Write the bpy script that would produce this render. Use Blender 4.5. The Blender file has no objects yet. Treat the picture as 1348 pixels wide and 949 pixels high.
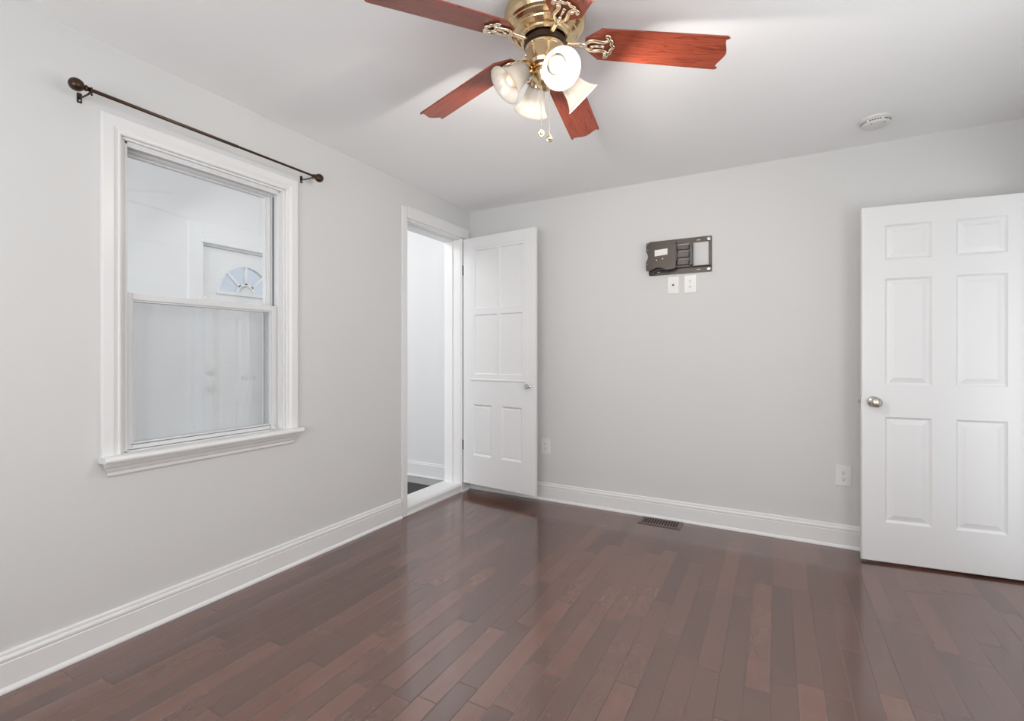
import bpy, bmesh, math, random
from mathutils import Vector, Matrix

random.seed(7)
PI = math.pi
SC = bpy.context.scene
COL = SC.collection

# ------------------------------------------------------------------ camera
YAW = math.radians(28.75)
FPX = 632.0
cam_d = bpy.data.cameras.new('camera')
cam = bpy.data.objects.new('camera', cam_d)
COL.objects.link(cam)
cam.location = (0, 0, 1.2)
cam.rotation_euler = (PI / 2, 0, YAW)
cam_d.sensor_fit = 'HORIZONTAL'
cam_d.sensor_width = 36.0
cam_d.lens = 36.0 * FPX / 1348.0
cam_d.shift_y = -(474.5 - 466.0) / 1348.0
cam_d.clip_start = 0.02
SC.camera = cam

# ------------------------------------------------------------------ colour management, world
SC.view_settings.view_transform = 'Standard'
SC.view_settings.look = 'None'
SC.view_settings.gamma = 1.0
SC.view_settings.use_curve_mapping = False
SC.view_settings.exposure = 0.15
SC.cycles.use_denoising = True
SC.cycles.max_bounces = 12
SC.cycles.diffuse_bounces = 8
SC.cycles.glossy_bounces = 5
SC.cycles.transmission_bounces = 8
SC.cycles.transparent_max_bounces = 12
SC.cycles.sample_clamp_indirect = 6.0
SC.cycles.caustics_reflective = False
SC.cycles.caustics_refractive = False

W = bpy.data.worlds.new('sky')
SC.world = W
W.use_nodes = True
W.node_tree.nodes['Background'].inputs[0].default_value = (0.72, 0.80, 0.92, 1)
W.node_tree.nodes['Background'].inputs[1].default_value = 0.75

# room extents
XL, XR, YB, YF, ZC = -2.41, 1.19, 3.605, -1.30, 2.475
WT = 0.17                                # wall thickness
PX0 = -4.34                              # far porch wall (inner face)
PYE = 3.70                               # porch end wall (inner face)


def area_light(name, loc, aim, sx, sy, power, color):
    d = bpy.data.lights.new(name, 'AREA')
    d.shape = 'RECTANGLE'
    d.size, d.size_y = sx, sy
    d.energy = power
    d.color = color
    o = bpy.data.objects.new(name, d)
    COL.objects.link(o)
    o.location = loc
    o.rotation_euler = Vector(aim).to_track_quat('-Z', 'Z').to_euler()
    return o


# daylight standing in the openings of the room's own windows (behind and right of the camera)
area_light('daylight_rear_window', (-0.55, YF - 0.12, 1.30), (0.0, 1, 0.62), 1.9, 1.3, 53, (1.0, 0.998, 0.99))
area_light('daylight_side_window', (XR + 0.12, 1.35, 1.30), (-1, 0.45, 0.40), 1.5, 1.2, 21, (1.0, 0.998, 0.99))
# added lamp hidden high in the porch, brightens the corner door through the doorway
area_light('porch_doorway_fill', (-3.35, 1.95, 2.86), (0.95, 1.35, -1.55), 0.9, 0.9, 20, (0.985, 0.99, 1.0))
# daylight of the hallway, entering through the open door beside the back wall
area_light('daylight_hallway', (XR + 0.72, 1.95, 1.00), (-0.6, 1, 0.35), 0.8, 1.9, 15, (1.0, 0.998, 0.99))
# daylight coming down the length of the porch from its open end
area_light('daylight_porch_window', (-3.45, -0.62, 1.40), (0, 1, 0.1), 1.5, 1.9, 30, (0.99, 0.993, 1.0))
BULB_W = 14.5

# ------------------------------------------------------------------ materials
def new_mat(name):
    m = bpy.data.materials.new(name)
    m.use_nodes = True
    nt = m.node_tree
    nt.nodes.clear()
    out = nt.nodes.new('ShaderNodeOutputMaterial')
    return m, nt, out


class NT:
    def __init__(s, nt):
        s.nt = nt

    def n(s, t, **kw):
        nd = s.nt.nodes.new(t)
        for k, v in kw.items():
            setattr(nd, k, v)
        return nd

    def l(s, a, b):
        s.nt.links.new(a, b)

    def math(s, op, a, b=None, c=None):
        nd = s.nt.nodes.new('ShaderNodeMath')
        nd.operation = op
        for i, v in enumerate((a, b, c)):
            if v is None:
                continue
            if isinstance(v, (int, float)):
                nd.inputs[i].default_value = v
            else:
                s.l(v, nd.inputs[i])
        return nd.outputs[0]


def simple(name, col, rough=0.5, metal=0.0, spec=0.5, bump=0.0, bscale=200.0, vary=0.0, coat=0.0):
    m, nt, out = new_mat(name)
    T = NT(nt)
    b = T.n('ShaderNodeBsdfPrincipled')
    b.inputs['Base Color'].default_value = (*col, 1)
    b.inputs['Roughness'].default_value = rough
    b.inputs['Metallic'].default_value = metal
    b.inputs['Specular IOR Level'].default_value = spec
    b.inputs['Coat Weight'].default_value = coat
    T.l(b.outputs[0], out.inputs[0])
    tc = T.n('ShaderNodeTexCoord')
    if vary > 0:
        ns = T.n('ShaderNodeTexNoise')
        ns.inputs['Scale'].default_value = 3.0
        ns.inputs['Detail'].default_value = 4.0
        T.l(tc.outputs['Object'], ns.inputs['Vector'])
        mx = T.n('ShaderNodeMix', data_type='RGBA')
        mx.inputs[6].default_value = (*[c * (1 - vary) for c in col], 1)
        mx.inputs[7].default_value = (*[min(1, c * (1 + vary)) for c in col], 1)
        T.l(ns.outputs[0], mx.inputs[0])
        T.l(mx.outputs[2], b.inputs['Base Color'])
    if bump > 0:
        nb = T.n('ShaderNodeTexNoise')
        nb.inputs['Scale'].default_value = bscale
        nb.inputs['Detail'].default_value = 3.0
        T.l(tc.outputs['Object'], nb.inputs['Vector'])
        bp = T.n('ShaderNodeBump')
        bp.inputs['Strength'].default_value = bump
        bp.inputs['Distance'].default_value = 0.001
        T.l(nb.outputs[0], bp.inputs['Height'])
        T.l(bp.outputs[0], b.inputs['Normal'])
    return m


M = {}
M['wall'] = simple('wall_paint', (0.655, 0.657, 0.652), 0.75, spec=0.25, bump=0.15, bscale=160, vary=0.008)
M['ceiling'] = simple('ceiling_paint', (0.90, 0.908, 0.912), 0.9, spec=0.15, bump=0.12, bscale=140, vary=0.008)
M['trim'] = simple('trim_paint', (0.775, 0.777, 0.775), 0.32, spec=0.5, bump=0.06, bscale=60)
M['door'] = simple('door_paint', (0.775, 0.78, 0.782), 0.38, spec=0.45, bump=0.06, bscale=90)
M['vinyl'] = simple('window_vinyl', (0.70, 0.705, 0.71), 0.35, spec=0.5)
M['porch'] = simple('porch_paint', (0.76, 0.76, 0.76), 0.7, spec=0.25, bump=0.1, bscale=150)
M['plastic'] = simple('outlet_plastic', (0.75, 0.75, 0.74), 0.28, spec=0.5)
M['slot'] = simple('slot_shadow', (0.03, 0.03, 0.03), 0.6)
M['bronze'] = simple('oil_rubbed_bronze', (0.065, 0.040, 0.027), 0.32, metal=0.75, spec=0.5)
M['brass'] = simple('antique_brass', (0.72, 0.55, 0.33), 0.20, metal=1.0)
M['palebrass'] = simple('polished_brass_pale', (0.90, 0.78, 0.60), 0.22, metal=1.0)
M['nickel'] = simple('satin_nickel', (0.62, 0.58, 0.53), 0.22, metal=1.0)
M['chrome'] = simple('bright_chrome', (0.80, 0.80, 0.80), 0.12, metal=1.0)
M['mount'] = simple('brown_black_steel', (0.055, 0.043, 0.036), 0.38, metal=0.35, spec=0.5, bump=0.05, bscale=300)
M['mountarm'] = simple('black_steel', (0.030, 0.026, 0.024), 0.35, metal=0.3, spec=0.5)
M['sticker'] = simple('paper_sticker', (0.72, 0.71, 0.70), 0.6)
M['screw'] = simple('steel_screw', (0.75, 0.74, 0.72), 0.25, metal=1.0)
M['vent'] = simple('brown_register_enamel', (0.12, 0.080, 0.070), 0.35, metal=0.2)
M['dark'] = simple('duct_darkness', (0.008, 0.006, 0.006), 0.9)
M['detector'] = simple('detector_plastic', (0.70, 0.70, 0.68), 0.55)
M['greyfloor'] = simple('porch_grey_floor', (0.36, 0.36, 0.36), 0.5, bump=0.1)
M['gapgrey'] = simple('gap_shadow_grey', (0.16, 0.16, 0.16), 0.7)


def carpet():
    m, nt, out = new_mat('charcoal_carpet')
    T = NT(nt)
    b = T.n('ShaderNodeBsdfPrincipled')
    tc = T.n('ShaderNodeTexCoord')
    ns = T.n('ShaderNodeTexNoise')
    ns.inputs['Scale'].default_value = 140
    ns.inputs['Detail'].default_value = 5
    T.l(tc.outputs['Object'], ns.inputs['Vector'])
    cr = T.n('ShaderNodeValToRGB')
    cr.color_ramp.elements[0].position = 0.3
    cr.color_ramp.elements[0].color = (0.02, 0.02, 0.022, 1)
    cr.color_ramp.elements[1].position = 0.75
    cr.color_ramp.elements[1].color = (0.10, 0.10, 0.105, 1)
    T.l(ns.outputs[0], cr.inputs[0])
    T.l(cr.outputs[0], b.inputs['Base Color'])
    b.inputs['Roughness'].default_value = 0.95
    bp = T.n('ShaderNodeBump')
    bp.inputs['Distance'].default_value = 0.004
    T.l(ns.outputs[0], bp.inputs['Height'])
    T.l(bp.outputs[0], b.inputs['Normal'])
    T.l(b.outputs[0], out.inputs[0])
    return m


M['carpet'] = carpet()


def glass_pane(name, gain):
    m, nt, out = new_mat(name)
    T = NT(nt)
    tr = T.n('ShaderNodeBsdfTransparent')
    tr.inputs[0].default_value = (0.98, 0.985, 0.985, 1)
    gl = T.n('ShaderNodeBsdfGlossy')
    gl.inputs['Roughness'].default_value = 0.0
    fr = T.n('ShaderNodeFresnel')
    fr.inputs['IOR'].default_value = 1.5
    ge = T.n('ShaderNodeNewGeometry')
    front = T.math('SUBTRACT', 1.0, ge.outputs['Backfacing'])
    fac = T.math('MULTIPLY', T.math('MINIMUM', T.math('MULTIPLY', fr.outputs[0], gain), 1.0), front)
    mx = T.n('ShaderNodeMixShader')
    T.l(fac, mx.inputs[0])
    T.l(tr.outputs[0], mx.inputs[1])
    T.l(gl.outputs[0], mx.inputs[2])
    T.l(mx.outputs[0], out.inputs[0])
    return m


M['glass'] = glass_pane('window_glass', 2.0)
M['glass2'] = glass_pane('double_window_glass', 3.4)


def shade_glass():
    m, nt, out = new_mat('frosted_shade_glass')
    T = NT(nt)
    df = T.n('ShaderNodeBsdfDiffuse')
    df.inputs[0].default_value = (0.88, 0.86, 0.82, 1)
    tl = T.n('ShaderNodeBsdfTranslucent')
    tl.inputs[0].default_value = (0.90, 0.86, 0.80, 1)
    m1 = T.n('ShaderNodeMixShader')
    m1.inputs[0].default_value = 0.55
    T.l(df.outputs[0], m1.inputs[1])
    T.l(tl.outputs[0], m1.inputs[2])
    gl = T.n('ShaderNodeBsdfGlossy')
    gl.inputs['Roughness'].default_value = 0.2
    m2 = T.n('ShaderNodeMixShader')
    m2.inputs[0].default_value = 0.05
    T.l(m1.outputs[0], m2.inputs[1])
    T.l(gl.outputs[0], m2.inputs[2])
    T.l(m2.outputs[0], out.inputs[0])
    return m


M['shade'] = shade_glass()


def haze_sheet():
    m, nt, out = new_mat('pale_pane_haze')  # added pale haze for the lower pane, half diffuse and half clear
    T = NT(nt)
    tr = T.n('ShaderNodeBsdfTransparent')
    df = T.n('ShaderNodeBsdfDiffuse')
    df.inputs[0].default_value = (0.85, 0.86, 0.87, 1)
    mx = T.n('ShaderNodeMixShader')
    mx.inputs[0].default_value = 0.38
    T.l(tr.outputs[0], mx.inputs[1])
    T.l(df.outputs[0], mx.inputs[2])
    T.l(mx.outputs[0], out.inputs[0])
    return m


M['hazesheet'] = haze_sheet()


def bulb_mat():
    m, nt, out = new_mat('lit_bulb_glass')
    T = NT(nt)
    e = T.n('ShaderNodeEmission')
    e.inputs[0].default_value = (1.0, 0.93, 0.84, 1)
    e.inputs[1].default_value = 1.1
    T.l(e.outputs[0], out.inputs[0])
    return m


M['bulb'] = bulb_mat()
M['bulb_off'] = simple('unlit_bulb_glass', (0.80, 0.62, 0.42), 0.3)


def blade_wood():
    m, nt, out = new_mat('cherry_blade_veneer')
    T = NT(nt)
    b = T.n('ShaderNodeBsdfPrincipled')
    tc = T.n('ShaderNodeTexCoord')
    mp = T.n('ShaderNodeMapping')
    mp.inputs['Scale'].default_value = (1.3, 22, 4)
    T.l(tc.outputs['Object'], mp.inputs[0])
    ns = T.n('ShaderNodeTexNoise')
    ns.inputs['Scale'].default_value = 2.4
    ns.inputs['Detail'].default_value = 6
    ns.inputs['Distortion'].default_value = 0.5
    T.l(mp.outputs[0], ns.inputs['Vector'])
    wv = T.math('FRACT', T.math('MULTIPLY', ns.outputs[0], 6.0))
    cr = T.n('ShaderNodeValToRGB')
    e = cr.color_ramp.elements
    e[0].position = 0.0
    e[0].color = (0.23, 0.040, 0.020, 1)
    e[1].position = 1.0
    e[1].color = (0.33, 0.070, 0.036, 1)
    k = cr.color_ramp.elements.new(0.12)
    k.color = (0.17, 0.026, 0.013, 1)
    k = cr.color_ramp.elements.new(0.3)
    k.color = (0.29, 0.057, 0.029, 1)
    T.l(wv, cr.inputs[0])
    T.l(cr.outputs[0], b.inputs['Base Color'])
    b.inputs['Roughness'].default_value = 0.33
    b.inputs['Specular IOR Level'].default_value = 0.5
    T.l(b.outputs[0], out.inputs[0])
    return m


M['blade'] = blade_wood()


def floor_wood():
    m, nt, out = new_mat('dark_cherry_strip_floor')
    T = NT(nt)
    b = T.n('ShaderNodeBsdfPrincipled')
    tc = T.n('ShaderNodeTexCoord')
    sx = T.n('ShaderNodeSeparateXYZ')
    T.l(tc.outputs['Object'], sx.inputs[0])
    X, Y = sx.outputs[0], sx.outputs[1]
    PW = 0.0835
    u = T.math('DIVIDE', T.math('ADD', X, 0.349 + 40 * PW), PW)
    row = T.math('FLOOR', u)
    fu = T.math('FRACT', u)
    wn = T.n('ShaderNodeTexWhiteNoise', noise_dimensions='1D')
    T.l(row, wn.inputs['W'])
    wn2 = T.n('ShaderNodeTexWhiteNoise', noise_dimensions='1D')
    T.l(T.math('ADD', row, 57.3), wn2.inputs['W'])
    Lr = T.math('ADD', 0.42, T.math('MULTIPLY', wn2.outputs[0], 0.55))
    yy = T.math('ADD', T.math('ADD', Y, 20.0), T.math('MULTIPLY', wn.outputs[0], 3.0))
    v = T.math('DIVIDE', yy, Lr)
    idx = T.math('FLOOR', v)
    fv = T.math('FRACT', v)
    # random per plank
    cb = T.n('ShaderNodeCombineXYZ')
    T.l(row, cb.inputs[0])
    T.l(idx, cb.inputs[1])
    wp = T.n('ShaderNodeTexWhiteNoise', noise_dimensions='2D')
    T.l(cb.outputs[0], wp.inputs['Vector'])
    rnd = wp.outputs[0]
    # grain
    cg = T.n('ShaderNodeCombineXYZ')
    T.l(T.math('ADD', T.math('MULTIPLY', X, 26.0), T.math('MULTIPLY', rnd, 37.0)), cg.inputs[0])
    T.l(T.math('ADD', T.math('MULTIPLY', Y, 3.0), T.math('MULTIPLY', rnd, 91.0)), cg.inputs[1])
    ns = T.n('ShaderNodeTexNoise')
    ns.inputs['Scale'].default_value = 1.0
    ns.inputs['Detail'].default_value = 7
    ns.inputs['Roughness'].default_value = 0.6
    ns.inputs['Distortion'].default_value = 0.7
    T.l(cg.outputs[0], ns.inputs['Vector'])
    # soft blotches (maple figure)
    nb = T.n('ShaderNodeTexNoise')
    nb.inputs['Scale'].default_value = 9.0
    nb.inputs['Detail'].default_value = 4
    T.l(tc.outputs['Object'], nb.inputs['Vector'])
    tone = T.math('ADD', T.math('MULTIPLY', rnd, 0.50),
                  T.math('ADD', T.math('MULTIPLY', ns.outputs[0], 0.30), T.math('MULTIPLY', nb.outputs[0], 0.30)))
    tone = T.math('SUBTRACT', tone, 0.04)
    cr = T.n('ShaderNodeValToRGB')
    e = cr.color_ramp.elements
    e[0].position = 0.12
    e[0].color = (0.064, 0.029, 0.021, 1)
    e[1].position = 0.92
    e[1].color = (0.180, 0.077, 0.054, 1)
    k = cr.color_ramp.elements.new(0.5)
    k.color = (0.118, 0.051, 0.036, 1)
    T.l(tone, cr.inputs[0])
    # seams
    du = T.math('MULTIPLY', T.math('MINIMUM', fu, T.math('SUBTRACT', 1.0, fu)), PW)
    dv = T.math('MULTIPLY', T.math('MINIMUM', fv, T.math('SUBTRACT', 1.0, fv)), Lr)
    dd = T.math('MINIMUM', du, dv)
    seam = T.n('ShaderNodeMapRange')
    seam.inputs['From Min'].default_value = 0.0004
    seam.inputs['From Max'].default_value = 0.0016
    T.l(dd, seam.inputs['Value'])
    mx = T.n('ShaderNodeMix', data_type='RGBA')
    T.l(seam.outputs[0], mx.inputs[0])
    mx.inputs[6].default_value = (0.030, 0.014, 0.011, 1)
    T.l(cr.outputs[0], mx.inputs[7])
    T.l(mx.outputs[2], b.inputs['Base Color'])
    # roughness
    rr = T.math('ADD', 0.13, T.math('MULTIPLY', nb.outputs[0], 0.05))
    T.l(rr, b.inputs['Roughness'])
    b.inputs['Specular IOR Level'].default_value = 1.0
    b.inputs['IOR'].default_value = 1.70
    # bump: eased edges and a faint board cupping
    ed = T.n('ShaderNodeMapRange', interpolation_type='SMOOTHSTEP')
    ed.inputs['From Min'].default_value = 0.0
    ed.inputs['From Max'].default_value = 0.0035
    T.l(dd, ed.inputs['Value'])
    hgt = T.math('ADD', ed.outputs[0], T.math('MULTIPLY', ns.outputs[0], 0.06))
    bp = T.n('ShaderNodeBump')
    bp.inputs['Strength'].default_value = 0.5
    bp.inputs['Distance'].default_value = 0.0012
    T.l(hgt, bp.inputs['Height'])
    T.l(bp.outputs[0], b.inputs['Normal'])
    T.l(b.outputs[0], out.inputs[0])
    return m


M['floor'] = floor_wood()

# ------------------------------------------------------------------ mesh helpers
def mk(name, bm, mat, parent=None, smooth=False, bevel=0.0, segs=2):
    """Link a bmesh as one object; with a parent, as that thing's part."""
    bmesh.ops.recalc_face_normals(bm, faces=bm.faces)
    me = bpy.data.meshes.new(name)
    bm.to_mesh(me)
    bm.free()
    o = bpy.data.objects.new(name, me)
    COL.objects.link(o)
    if mat is not None:
        me.materials.append(mat)
    if smooth:
        for p in me.polygons:
            p.use_smooth = True
    if bevel > 0:
        md = o.modifiers.new('bevel', 'BEVEL')
        md.width = bevel
        md.segments = segs
        md.limit_method = 'ANGLE'
        md.angle_limit = math.radians(40)
        md.harden_normals = False
    if parent is not None:
        o.parent = parent
    return o


def empty(name, loc=(0, 0, 0), rot=(0, 0, 0), parent=None):
    o = bpy.data.objects.new(name, None)
    o.empty_display_size = 0.05
    COL.objects.link(o)
    o.location = loc
    o.rotation_euler = rot
    if parent is not None:
        o.parent = parent
    return o


def tag(o, label, cat, kind=None, group=None):
    o['label'] = label
    o['category'] = cat
    if kind:
        o['kind'] = kind
    if group:
        o['group'] = group
    return o


def copy_tree(o, parent=None):
    c = o.copy()
    COL.objects.link(c)
    if parent is not None:
        c.parent = parent
    for ch in list(o.children):
        copy_tree(ch, c)
    return c


def box(bm, x0, x1, y0, y1, z0, z1):
    vs = [bm.verts.new((x, y, z)) for x in (x0, x1) for y in (y0, y1) for z in (z0, z1)]
    for f in ((0, 1, 3, 2), (4, 6, 7, 5), (0, 4, 5, 1), (2, 3, 7, 6), (0, 2, 6, 4), (1, 5, 7, 3)):
        bm.faces.new([vs[i] for i in f])
    return vs


def bbox(*a):
    bm = bmesh.new()
    box(bm, *a)
    return bm


def extrude_profile(bm, pts, fn0, fn1):
    """Closed 2D outline swept between two ends; fn maps a 2D point to 3D."""
    a = [bm.verts.new(fn0(*p)) for p in pts]
    b = [bm.verts.new(fn1(*p)) for p in pts]
    n = len(pts)
    for i in range(n):
        j = (i + 1) % n
        bm.faces.new((a[i], a[j], b[j], b[i]))
    bm.faces.new(a)
    bm.faces.new(b[::-1])


def lathe(bm, prof, seg=40, mat=None):
    """prof: list of (radius, height) about local Z."""
    rings = []
    for r, h in prof:
        if r < 1e-6:
            rings.append([bm.verts.new((0, 0, h))])
        else:
            rings.append([bm.verts.new((r * math.cos(2 * PI * k / seg), r * math.sin(2 * PI * k / seg), h))
                          for k in range(seg)])
    for A, B in zip(rings, rings[1:]):
        if len(A) == 1 and len(B) == 1:
            continue
        for k in range(seg):
            j = (k + 1) % seg
            if len(A) == 1:
                bm.faces.new((A[0], B[k], B[j]))
            elif len(B) == 1:
                bm.faces.new((A[k], A[j], B[0]))
            else:
                bm.faces.new((A[k], A[j], B[j], B[k]))
    vs = [v for r in rings for v in r]
    if mat is not None:
        bmesh.ops.transform(bm, matrix=mat, verts=vs)
    return vs


def axis_matrix(origin, direction):
    return Matrix.Translation(Vector(origin)) @ Vector(direction).normalized().to_track_quat('Z', 'Y').to_matrix().to_4x4()


def tube(bm, pts, r, seg=10, flat=1.0, up=Vector((0, 0, 1))):
    """Round (or flattened) bar through 3D points, closed at both ends."""
    pts = [Vector(p) for p in pts]
    n = len(pts)
    rad = r if isinstance(r, (list, tuple)) else [r] * n
    rings = []
    for i, p in enumerate(pts):
        t = (pts[min(i + 1, n - 1)] - pts[max(i - 1, 0)]).normalized()
        u = up - t * up.dot(t)
        if u.length < 1e-4:
            u = Vector((1, 0, 0)) - t * t.x
        u.normalize()
        w = t.cross(u)
        rings.append([bm.verts.new(p + (w * math.cos(2 * PI * k / seg) + u * flat * math.sin(2 * PI * k / seg)) * rad[i])
                      for k in range(seg)])
    for A, B in zip(rings, rings[1:]):
        for k in range(seg):
            j = (k + 1) % seg
            bm.faces.new((A[k], A[j], B[j], B[k]))
    bm.faces.new(rings[0][::-1])
    bm.faces.new(rings[-1])


def catmull(pts, sub=6):
    pts = [Vector(p) for p in pts]
    out = []
    n = len(pts)
    for i in range(n - 1):
        p0, p1, p2, p3 = pts[max(i - 1, 0)], pts[i], pts[i + 1], pts[min(i + 2, n - 1)]
        for k in range(sub):
            t = k / sub
            out.append(0.5 * ((2 * p1) + (-p0 + p2) * t + (2 * p0 - 5 * p1 + 4 * p2 - p3) * t * t
                              + (-p0 + 3 * p1 - 3 * p2 + p3) * t ** 3))
    out.append(pts[-1])
    return out


def plate(name, outer, holes, thick, mat, parent=None, bevel=0.0, matrix=None):
    """Flat sheet with cut-outs (outline in local XY, thickness along local Z from 0 to thick)."""
    cu = bpy.data.curves.new('outline', 'CURVE')
    cu.dimensions = '2D'
    cu.fill_mode = 'BOTH'
    cu.extrude = thick / 2 - bevel
    cu.bevel_depth = bevel
    cu.bevel_resolution = 1
    for loop in [outer] + list(holes):
        sp = cu.splines.new('POLY')
        sp.points.add(len(loop) - 1)
        for q, p in zip(sp.points, loop):
            q.co = (p[0], p[1], 0, 1)
        sp.use_cyclic_u = True
    tmp = bpy.data.objects.new('outline', cu)
    COL.objects.link(tmp)
    dg = bpy.context.evaluated_depsgraph_get()
    dg.update()
    me = bpy.data.meshes.new_from_object(tmp.evaluated_get(dg))
    bpy.data.objects.remove(tmp)
    bpy.data.curves.remove(cu)
    bm = bmesh.new()
    bm.from_mesh(me)
    bpy.data.meshes.remove(me)
    bmesh.ops.remove_doubles(bm, verts=bm.verts, dist=1e-6)
    bmesh.ops.translate(bm, verts=bm.verts, vec=(0, 0, thick / 2))
    if matrix is not None:
        bmesh.ops.transform(bm, matrix=matrix, verts=bm.verts)
    return mk(name, bm, mat, parent)


def slot_loop(cx, cy, w, h, n=6):
    """Rounded slot (stadium)."""
    out = []
    if w >= h:
        r, s = h / 2, (w - h) / 2
        for k in range(n + 1):
            a = -PI / 2 + PI * k / n
            out.append((cx + s + r * math.cos(a), cy + r * math.sin(a)))
        for k in range(n + 1):
            a = PI / 2 + PI * k / n
            out.append((cx - s + r * math.cos(a), cy + r * math.sin(a)))
    else:
        return [(cx + (y - cy), cy + (x - cx)) for x, y in slot_loop(cx, cy, h, w, n)]
    return out


def rrect(x0, x1, y0, y1, r, n=4):
    out = []
    for cx, cy, a0 in ((x1 - r, y0 + r, -PI / 2), (x1 - r, y1 - r, 0), (x0 + r, y1 - r, PI / 2), (x0 + r, y0 + r, PI)):
        for k in range(n + 1):
            a = a0 + PI / 2 * k / n
            out.append((cx + r * math.cos(a), cy + r * math.sin(a)))
    return out


def holed_wall(name, axis, pos0, pos1, a0, a1, z0, z1, holes, mat):
    """Wall slab with rectangular openings. axis 'x': slab spans pos0..pos1 in x and a0..a1 in y."""
    bm = bmesh.new()
    As = sorted({a0, a1, *[h[0] for h in holes], *[h[1] for h in holes]})
    Zs = sorted({z0, z1, *[h[2] for h in holes], *[h[3] for h in holes]})

    def solid(i, j):
        if not (0 <= i < len(As) - 1 and 0 <= j < len(Zs) - 1):
            return False
        ca, cz = (As[i] + As[i + 1]) / 2, (Zs[j] + Zs[j + 1]) / 2
        return not any(h[0] < ca < h[1] and h[2] < cz < h[3] for h in holes)

    vc = {}

    def V(p, a, z):
        k = (p, a, z)
        if k not in vc:
            vc[k] = bm.verts.new((p, a, z) if axis == 'x' else (a, p, z))
        return vc[k]

    for i in range(len(As) - 1):
        for j in range(len(Zs) - 1):
            if not solid(i, j):
                continue
            A0, A1, Z0, Z1 = As[i], As[i + 1], Zs[j], Zs[j + 1]
            for p in (pos0, pos1):
                bm.faces.new((V(p, A0, Z0), V(p, A1, Z0), V(p, A1, Z1), V(p, A0, Z1)))
            if not solid(i - 1, j):
                bm.faces.new((V(pos0, A0, Z0), V(pos1, A0, Z0), V(pos1, A0, Z1), V(pos0, A0, Z1)))
            if not solid(i + 1, j):
                bm.faces.new((V(pos0, A1, Z0), V(pos1, A1, Z0), V(pos1, A1, Z1), V(pos0, A1, Z1)))
            if not solid(i, j - 1):
                bm.faces.new((V(pos0, A0, Z0), V(pos1, A0, Z0), V(pos1, A1, Z0), V(pos0, A1, Z0)))
            if not solid(i, j + 1):
                bm.faces.new((V(pos0, A0, Z1), V(pos1, A0, Z1), V(pos1, A1, Z1), V(pos0, A1, Z1)))
    return mk(name, bm, mat)


# ------------------------------------------------------------------ room shell
WIN = (0.975, 1.748, 0.772, 2.118)       # window opening in the left wall: y0 y1 z0 z1
DWY = (2.735, 3.470, 0.0, 2.205)         # doorway opening
tag(mk('floor', bbox(XL - 0.005, XR + WT, YF - WT, YB + WT, -0.05, 0.0), M['floor']),
    'dark cherry strip hardwood floor with a glossy finish', 'floor', 'structure')
tag(mk('ceiling', bbox(XL - WT, XR + WT, YF - WT, YB + WT, ZC, ZC + 0.08), M['ceiling']),
    'flat light grey white ceiling above the bedroom', 'ceiling', 'structure')
tag(holed_wall('wall_left', 'x', XL - WT, XL, YF - WT, YB, -0.05, ZC, [WIN, (DWY[0], DWY[1], -0.05, DWY[3])], M['wall']),
    'pale grey wall with the window and the open doorway', 'wall', 'structure')
tag(mk('wall_back', bbox(XL - WT, XR + WT, YB, YB + WT, -0.05, ZC), M['wall']),
    'pale grey wall carrying the television bracket', 'wall', 'structure')
SIDE_WIN = (0.45, 1.95, 0.70, 2.20)
SIDE_DOOR = (2.68, 3.44, -0.05, 2.05)
tag(holed_wall('wall_right', 'x', XR, XR + WT, YF - WT, YB, -0.05, ZC, [SIDE_WIN, SIDE_DOOR], M['wall']),
    'pale grey wall on which the six panel door is hung', 'wall', 'structure')
REAR_WIN = (-1.50, 0.40, 0.75, 2.25)
tag(holed_wall('wall_front', 'y', YF - WT, YF, XL, XR, -0.05, ZC, [REAR_WIN], M['wall']),
    'pale grey wall behind the camera with a wide window', 'wall', 'structure')
# hallway beyond the six panel door (closes the opening)
tag(mk('wall_hall', bbox(XR + 1.05, XR + 1.15, 1.2, YB + WT, -0.05, ZC), M['wall']),
    'grey hallway wall beyond the six panel door', 'wall', 'structure')

# ------------------------------------------------------------------ baseboards
BB = [(0, 0), (0.026, 0), (0.026, 0.006), (0.022, 0.014), (0.0165, 0.019), (0.0165, 0.102), (0.0145, 0.106), (0.0165, 0.110),
      (0.0170, 0.118), (0.0145, 0.125), (0.0110, 0.128), (0.0115, 0.131), (0.0105, 0.138), (0.007, 0.142), (0, 0.142)]


def baseboard(name, p0, p1, nrm, label, mat='trim'):
    bm = bmesh.new()
    N = Vector((nrm[0], nrm[1], 0))
    f = lambda P: (lambda d, z: Vector((P[0], P[1], 0)) + N * d + Vector((0, 0, z)))
    extrude_profile(bm, BB, f(p0), f(p1))
    return tag(mk(name, bm, M[mat]), label, 'baseboard', 'structure')


baseboard('baseboard_left', (XL, YF), (XL, 2.688), (1, 0), 'tall white moulded baseboard under the window')
baseboard('baseboard_corner', (XL, 3.566), (XL, YB), (1, 0), 'short white baseboard piece between doorway and corner')
baseboard('baseboard_back', (XL, YB), (XR, YB), (0, -1), 'tall white moulded baseboard under the television bracket')
baseboard('baseboard_right', (XR, YF), (XR, 2.60), (-1, 0), 'white moulded baseboard along the hallway side wall')
baseboard('baseboard_front', (XL, YF), (XR, YF), (0, 1), 'white moulded baseboard behind the camera')

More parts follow.
